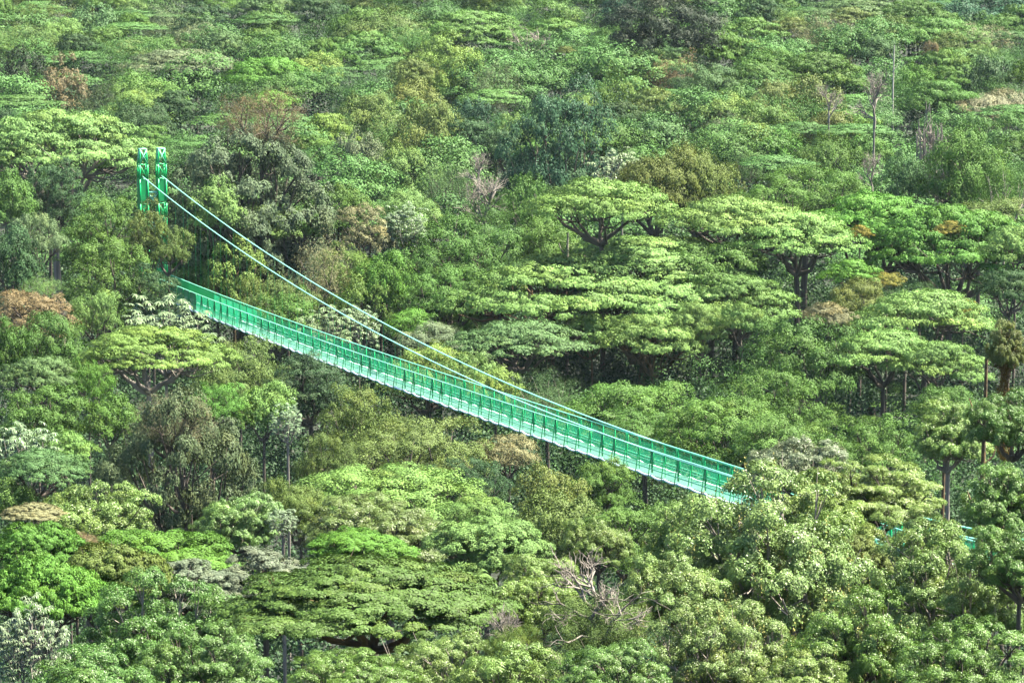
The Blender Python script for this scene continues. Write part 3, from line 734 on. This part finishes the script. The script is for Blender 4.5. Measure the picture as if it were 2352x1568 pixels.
U|1610|700|125|95|pg|228||pale umbrella, right of the low centre umbrella|the umbrella right of centre
D|1850|738|200|110|mg|214||mid-green lumpy tree with visible limbs below the umbrella group|the mid-green lumpy tree
L|1800|835|210|115|mg|198||dark green leafy tree below the mid-green lumpy tree|the dark leafy tree
F|2085|645|125|36|tl|231||teal feathery shrub tree in the shade of the vivid canopy|the teal shrub tree
L|2212|680|52|48|ye|228||yellow leafy treetop in the shade at the vivid canopy's foot|the yellow shaded treetop
U|2335|528|120|62|pg|236||pale flat crown at the edge beside the vivid canopy|the pale edge crown
U|2320|620|130|60|dk|232||dark flat crown at the edge beneath the vivid canopy|the dark edge crown
D|2175|888|140|62|mg|178||green dome behind the yellow-green foreground trees near the vine-clad tree|the green dome behind the vines
L|1990|932|215|92|mg|166||leafy green tree in the hollow between umbrellas and the near trees|the hollow's leafy tree
D|1680|898|265|110|mg|176||fresh green mound touching the bridge's lower right|the fresh green mound
D|1790|950|180|70|bg|165||bright green mound behind the near whitish tree|the bright mound
L|1830|1002|200|110|gr|100|pale|whitish glossy-leaved tree in front of the bridge's lower end|the whitish glossy tree
L|2180|918|175|150|yg|92|pale|yellow-green glossy tree left of the vine-clad trunk|the yellow-green glossy tree
V|2312|738|90|150|oy|86|moss|orange-mossy vine-clad treetop at the edge|the vine-clad treetop
W|2262|822|16|80||90|moss|short mossy broken stump beside the vine-clad treetop|the mossy stump
L|2325|895|170|210|mg|78||dark-centred leafy tree with whitish shoots under the vine-clad treetop|the dark-centred leafy tree
U|85|1035|175|62|tl|119|thin|teal-pale flat tree on several thin stems under the edge silver tree|the thin-stemmed flat tree
L|205|1108|235|140|yg|112||yellow-green drooping tree below the thin-stemmed flat tree|the yellow-green drooping tree
D|32|1105|95|75|pg|118||pale dome behind the thin stems at the edge|the pale dome behind stems
U|72|1158|120|30|tn|109||tan flat strip-like crown under the thin-stemmed flat tree|the tan flat crown
F|172|1210|80|50|br|100||small rust-brown feathery tree above the vivid flat trees|the rust-brown small tree
U|85|1205|200|90|vg|98||vivid green flat tree at the edge, the upper of two|the upper vivid flat tree
D|400|1222|330|58|vg|102||long vivid green low canopy under the huge grey shaggy tree|the long vivid canopy
U|95|1288|235|125|vg|90||vivid green flat tree at the edge, directly above the big silver tree|the lower vivid flat tree
U|245|1258|250|110|ol|93||brownish-green flat tree with dark twiggy underside|the brownish flat tree
R|430|1275|200|90|gy|95||silver-grey fine-leaved tree, left of the grey pair|the left silver-grey tree
R|610|1258|240|95|gy|96||silver-grey fine-leaved tree, right of the grey pair|the right silver-grey tree
C|82|1376|190|190|sv|80||big silver star-leaved tree in the bottom corner|the big silver tree
L|360|1326|340|240|bg|84|pale|light green leafy tree filling the lower left beside the big silver tree|the light leafy tree
U|850|1288|540|120|dg|82|moss|dark umbrella tree with thick mossy boughs at the bottom|the mossy-boughed umbrella
L|480|1445|270|150|bg|74||bright leafy tree beneath the mossy boughs|the bright tree beneath the boughs
L|215|1490|230|120|mg|70||green leafy treetop on the bottom edge by the big silver tree|the bottom-edge leafy top
L|548|1124|165|105|pg|116||pale large-leaved tree just right of the huge grey shaggy tree|the pale large-leaved tree
C|650|1158|75|48|sv|112||small silver star-leaved treetop above the grey pair|the small silver treetop
D|690|1092|130|85|ol|125||olive conical small tree above the small silver treetop|the olive small tree
D|905|1060|350|100|pg|128||pale grey-green broad dome in the lower middle|the pale broad dome
L|850|1142|300|115|ol|112||mottled olive leafy tree directly below the pale broad dome|the mottled olive tree
D|1100|1138|150|72|pg|118||pale green dome on the right shoulder of the pale broad dome|the pale shoulder dome
D|1120|1198|220|98|pg|106||fluffy pale round tree at the lip of the dark hollow|the fluffy round tree
D|830|1212|185|68|vg|100||fresh green dome behind the mossy-boughed umbrella tree|the fresh dome behind the boughs
L|1080|1040|150|80|dk|142||dark green leafy tree under the wide olive tree|the dark tree under wide olive
D|1290|1128|220|130|ol|138||dark olive dome in the shaded hollow under the bridge|the dark olive hollow dome
D|1250|1068|120|80|oy|150||golden dome in the shade under the bridge|the golden shaded dome
D|1375|1050|135|82|mg|152||dark green dome right under the bridge's lower stretch|the dark dome under the stretch
R|1450|1112|210|120|mg|136||fine-leaved green bushy tree between hollow and yellow treetop|the bushy tree by the hollow
L|1375|1190|135|95|yg|96||lemon-yellow large-leaved treetop in front of the dark hollow|the lemon-yellow treetop
L|1250|1262|165|90|yg|90||drooping long-leaved yellowish tree left of the lemon-yellow treetop|the drooping yellowish tree
P|1092|1300|110|90|pg|84||pale feathery tree fern by the mossy-boughed umbrella tree|the tree fern
L|1215|1310|180|110|yg|84||yellow-green leafy tree between tree fern and bare grey tree|the leafy tree by the fern
B|1365|1268|330|230|ol|70|fine haze|wide grey bare-twigged tree near the bottom middle|the wide bare tree
B|1165|1388|150|130|yg|66|haze|smaller forked bare tree, lower left of the wide bare one|the smaller bare tree
L|1010|1462|270|150|yg|66|pale|yellow-green twiggy thicket tree on the bottom edge under the mossy boughs|the twiggy thicket tree
L|800|1500|270|110|fg|63||green leafy tree hiding the mossy-boughed umbrella's trunk on the bottom edge|the trunk-hiding tree
L|1180|1470|240|140|yg|62||pale leafy tree on the bottom edge under the smaller bare tree|the bottom-edge pale tree
L|1400|1478|260|140|mg|58||round-leaved green tree on the bottom edge under the wide bare tree|the round-leaved tree
L|1570|1150|190|125|yg|84||thin-leaved yellow-green tree left of the flowering tree|the thin-leaved tree
L|1770|1088|470|300|fl|74|pale flower|large grey-leaved tree with yellow flower spikes, hiding the bridge's lower end|the flowering tree
L|1560|1270|210|200|fl|72|flower|greyish leafy tree with yellow tufts left of the large flowering tree|the tufted grey tree
L|2000|1055|300|110|yg|82||yellowish glossy tree in front of the bridge's far right remnant|the yellowish glossy tree
R|1985|1205|140|120|oy|76||compact round yellow-green bushy tree right of the flowering tree|the compact bushy tree
W|2165|1060|12|110||99|moss|thick mossy orange-brown limb rising between glossy trees|the mossy limb
L|2310|1062|200|180|fg|74||green glossy tree at the edge below the dark-centred one|the edge glossy tree
L|2100|1178|270|170|yg|79||yellow-green leafy tree just below the bridge's distant remnant|the tree under the remnant
L|2345|1205|190|150|fg|64||green leafy tree at the edge under the edge glossy tree|the under-edge tree
L|1895|1132|210|170|yg|80||yellow-green leafy tree against the flowering tree's flank|the flank tree
L|2200|1210|330|260|yg|66|pale|broad pale glossy-leaved tree at the right, above the bottom edge|the broad glossy tree
L|1990|1365|330|220|fg|60|flower|dense green leafy tree with a few yellow tufts at the bottom|the dense tufted tree
L|1660|1385|300|220|fl|62|pale flower|grey-green leafy tree with white branches below the flowering tree|the grey-green white-branched tree
L|2250|1440|320|170|fg|56||deep green leafy tree in the bottom right corner|the corner leafy tree
L|1850|1500|220|110|yg|54||yellow-green low treetop on the bottom edge between two larger trees|the low yellow-green top
"""
for line in TREES.strip().splitlines():
    k, cx, tp, w_, h_, c_, D_, op, lab, short = line.split('|')
    rt = place_tree(k, float(cx), float(tp), float(w_), float(h_), c_ or 'mg', float(D_) if D_ else None, lab, None, op)
    PLACED[-1] = PLACED[-1] + (short,)
# ------------------------------------------------------------------ more trees between the ones above
HERO = list(PLACED)
CN = {'mg': 'mid-green', 'bg': 'bright green', 'ol': 'olive', 'bl': 'blue-green', 'pg': 'pale green', 'gr': 'grey-green', 'dk': 'dark green', 'yg': 'yellow-green', 'tl': 'teal-green', 'oy': 'golden-olive'}
KN = {'U': 'flat-topped tree', 'D': 'domed tree', 'R': 'bushy tree', 'F': 'feathery tree', 'L': 'leafy tree'}
USED = set()
def fill():
    g = random.Random(77); added = []
    def free(x, y, w_, h_):
        for p in HERO + added:
            if abs(p[0] - x) < (p[2] + w_) * .33 and abs(p[1] - y) < max(16, (p[3] + h_) * .3): return False
        return True
    for t in range(5200):
        if len(added) >= FILL_MAX: break
        y = -70 + 1000 * g.random() ** 1.5; x = g.uniform(-30, 2385)
        D = depth_at((y + 25) / 1568); wd = g.uniform(8, 12.5) * F / D * .42; wd = min(wd, 210) * 1.05; hh = wd * g.uniform(.4, .62)
        if y > 330:
            if t < 2500: continue
        # keep clear of the bridge and of what is seen behind it
        if y > 250 and x < 1850:
            yb = 640 + (x - 375) * .39
            if x > 230 and yb - 330 < y + hh and y - 30 < yb + 40: continue
        if x > 300 and x < 400 and 300 < y < 520: continue
        if not free(x, y, wd, hh): continue
        near = sorted(HERO, key=lambda p: math.hypot((p[0] - x) * .7, p[1] + p[3] * .4 - y - hh * .4))
        done = False
        for p in near[:6]:
            dx, dy = x - p[0], (y + hh * .4) - (p[1] + p[3] * .4)
            a = math.degrees(math.atan2(-dy * 1.5, dx)) % 360
            d8 = ('to the right of', 'up and right of', 'above', 'up and left of', 'to the left of', 'down and left of', 'below', 'down and right of')[int((a + 22.5) // 45) % 8]
            if (p[9 - 2], d8) in USED: continue
            USED.add((p[7], d8)); done = True; break
        if not done: continue
        far = y < 330
        kind = g.choice('UUDDFDLU' if far else 'DLRDU'); col = g.choice(['mg', 'bg', 'ol', 'bl', 'pg', 'gr', 'mg', 'dk', 'yg', 'tl', 'mg'])
        added.append((x, y, wd, hh))
        place_tree(kind, x, y, wd, hh, col, None, "%s %s just %s %s" % (CN[col], KN[kind], d8, p[7]), "trees filling the slope between the larger crowns", '')
    print("fill trees", len(added))
FILL_MAX = 95
fill()
# ------------------------------------------------------------------ undergrowth: nobody could count it
def undergrowth():
    g = np.random.default_rng(5); n = 4600
    v = g.uniform(-.3, 1.28, n); D = np.interp(v, VK, DK) * g.uniform(.97, 1.03, n); a = g.uniform(-1450, 1450, n) / F
    X, Y = a * D, D; Z = canopy_z(np.hypot(X, Y)) - 5.2 + g.normal(0, 1.0, n)
    rad = g.uniform(.8, 1.5, n) * np.interp(D, [50, 250, 640], [1.2, 2.6, 3.6])
    rel = np.stack([X - BX, Y - BY], 1); s = rel @ np.array([bd.x, bd.y]); o = np.abs(rel @ np.array([bn.x, bn.y]))
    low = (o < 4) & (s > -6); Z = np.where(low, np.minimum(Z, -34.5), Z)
    gz = ground_z(X, Y); Z = np.maximum(Z, gz + 1)
    npf = 9; d0 = unit(g.normal(size=(n, npf, 3))); d0[..., 2] = np.abs(d0[..., 2]) - .25
    PC = (np.stack([X, Y, Z], 1)[:, None] + d0 * rad[:, None, None] * np.array([1, 1, .75])).reshape(-1, 3)
    PR = np.repeat(rad, npf) * g.uniform(.3, .5, n * npf)
    per = 40; m = n * npf * per; i = np.repeat(np.arange(n * npf), per); b_ = i // npf
    d = unit(g.normal(size=(m, 3)) + d0.reshape(-1, 3)[i] * .5 + [0, 0, .3])
    P = PC[i] + d * (PR[i] * g.uniform(.5, 1.15, m))[:, None] * np.array([1, 1, .8])
    L = np.interp(D, [50, 250, 640], [.13, .27, .45])[b_]
    Nr = unit(d + g.normal(size=(m, 3)) * .4)
    V = leaf_quads(P, Nr, L, L * .6, g, .15)
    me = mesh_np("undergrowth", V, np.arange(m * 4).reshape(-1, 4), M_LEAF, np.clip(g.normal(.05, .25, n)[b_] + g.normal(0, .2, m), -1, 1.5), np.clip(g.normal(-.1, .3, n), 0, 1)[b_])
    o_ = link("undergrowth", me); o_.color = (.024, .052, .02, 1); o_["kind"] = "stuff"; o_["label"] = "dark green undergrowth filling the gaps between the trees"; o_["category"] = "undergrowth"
undergrowth()
# ------------------------------------------------------------------ the far-off wood past the trees one can tell apart
def far_wood():
    g = np.random.default_rng(12); rg = random.Random(3); VV = []; TT = []; WW = []
    src = []
    for kind in 'DUDF':
        for me, lm in crown_variants(kind, 'S'):
            a = np.zeros(len(me.vertices) * 3, np.float32); me.vertices.foreach_get('co', a)
            t = np.zeros(len(me.polygons), np.float32); me.attributes['tint'].data.foreach_get('value', t)
            w_ = np.zeros(len(me.polygons), np.float32); me.attributes['warm'].data.foreach_get('value', w_)
            src.append((kind, a.reshape(-1, 4, 3), t, w_))
    n = 0; pts = []
    for q in range(9000):
        if n >= 330: break
        v = rg.uniform(-.14, .31) if q % 4 else rg.uniform(.31, .6); D = depth_at(v) * rg.uniform(.98, 1.02)
        x = rg.uniform(-1330, 1330) / F * D
        if any((x - a) ** 2 + ((D - b) * .55) ** 2 < 5.9 ** 2 for a, b in pts): continue
        rel_s = (x - BX) * bd.x + (D - BY) * bd.y; rel_o = abs((x - BX) * bn.x + (D - BY) * bn.y)
        if D < 285 and rel_s > -12 and rel_o < 9: continue
        if D < 275 and x < -8: continue
        pts.append((x, D)); n += 1
        kind, A, t, w_ = src[rg.randrange(len(src))]
        sub = g.choice(len(A), 8000, replace=False); P = A[sub].astype(float); low = 3.2 if D < 278 else 0
        c = P.mean(1, keepdims=True); P = c + (P - c) * 1.0
        r = rg.uniform(3.2, 5.2); sz = r * (rg.uniform(.55, .8) if kind == 'U' else rg.uniform(.9, 1.2)); a = rg.uniform(0, 6.28)
        R2 = np.array([[math.cos(a), -math.sin(a), 0], [math.sin(a), math.cos(a), 0], [0, 0, 1]])
        P = (P * [r, r, sz]) @ R2.T + [x, D, float(canopy_z(math.hypot(x, D))) - sz * .72 - .7 - low + rg.gauss(0, 1.1)]
        VV.append(P.reshape(-1, 3)); TT.append(np.clip(t[sub] * .7 + rg.gauss(0, .25), -1.2, 1.5)); WW.append(np.clip(w_[sub] * .5 + max(0, rg.gauss(-.1, .35)), 0, 1))
    V = np.concatenate(VV)
    me = mesh_np("far_wood", V, np.arange(len(V)).reshape(-1, 4), M_LEAF, np.concatenate(TT), np.concatenate(WW))
    o = link("far_wood", me); o.color = (.048, .112, .027, 1); o["kind"] = "stuff"; o["label"] = "closed green canopy of the far slope behind the nearer trees"; o["category"] = "woodland"
far_wood()
# ------------------------------------------------------------------ the air
def air():
    T = Tubes(); x0, x1, y0, y1, z0, z1 = -1500, 1500, -60, 1500, -80, 90
    P = [Vector((x, y, z)) for z in (z0, z1) for y in (y0, y1) for x in (x0, x1)]
    for f in ((0, 1, 3, 2), (4, 6, 7, 5), (0, 4, 5, 1), (2, 3, 7, 6), (0, 2, 6, 4), (1, 5, 7, 3)): T.quad(*[P[i] for i in f])
    m = bpy.data.materials.new("air"); m.use_nodes = True; N = m.node_tree.nodes; L = m.node_tree.links
    N.remove(N["Principled BSDF"]); v = N.new("ShaderNodeVolumePrincipled"); v.inputs['Density'].default_value = .00003
    v.inputs['Color'].default_value = (.7, .88, 1, 1); v.inputs['Anisotropy'].default_value = .1; L.new(v.outputs[0], N["Material Output"].inputs['Volume'])
    me = bpy.data.meshes.new("haze"); me.from_pydata([tuple(p) for p in P], [], [(0, 1, 3, 2), (4, 6, 7, 5), (0, 4, 5, 1), (2, 3, 7, 6), (0, 2, 6, 4), (1, 5, 7, 3)]); me.materials.append(m)
    import bmesh
    b = bmesh.new(); b.from_mesh(me); bmesh.ops.recalc_face_normals(b, faces=b.faces); b.to_mesh(me); b.free()
    o = link("haze", me); o["kind"] = "stuff"; o["label"] = "thin pale haze over the far slope"
air()
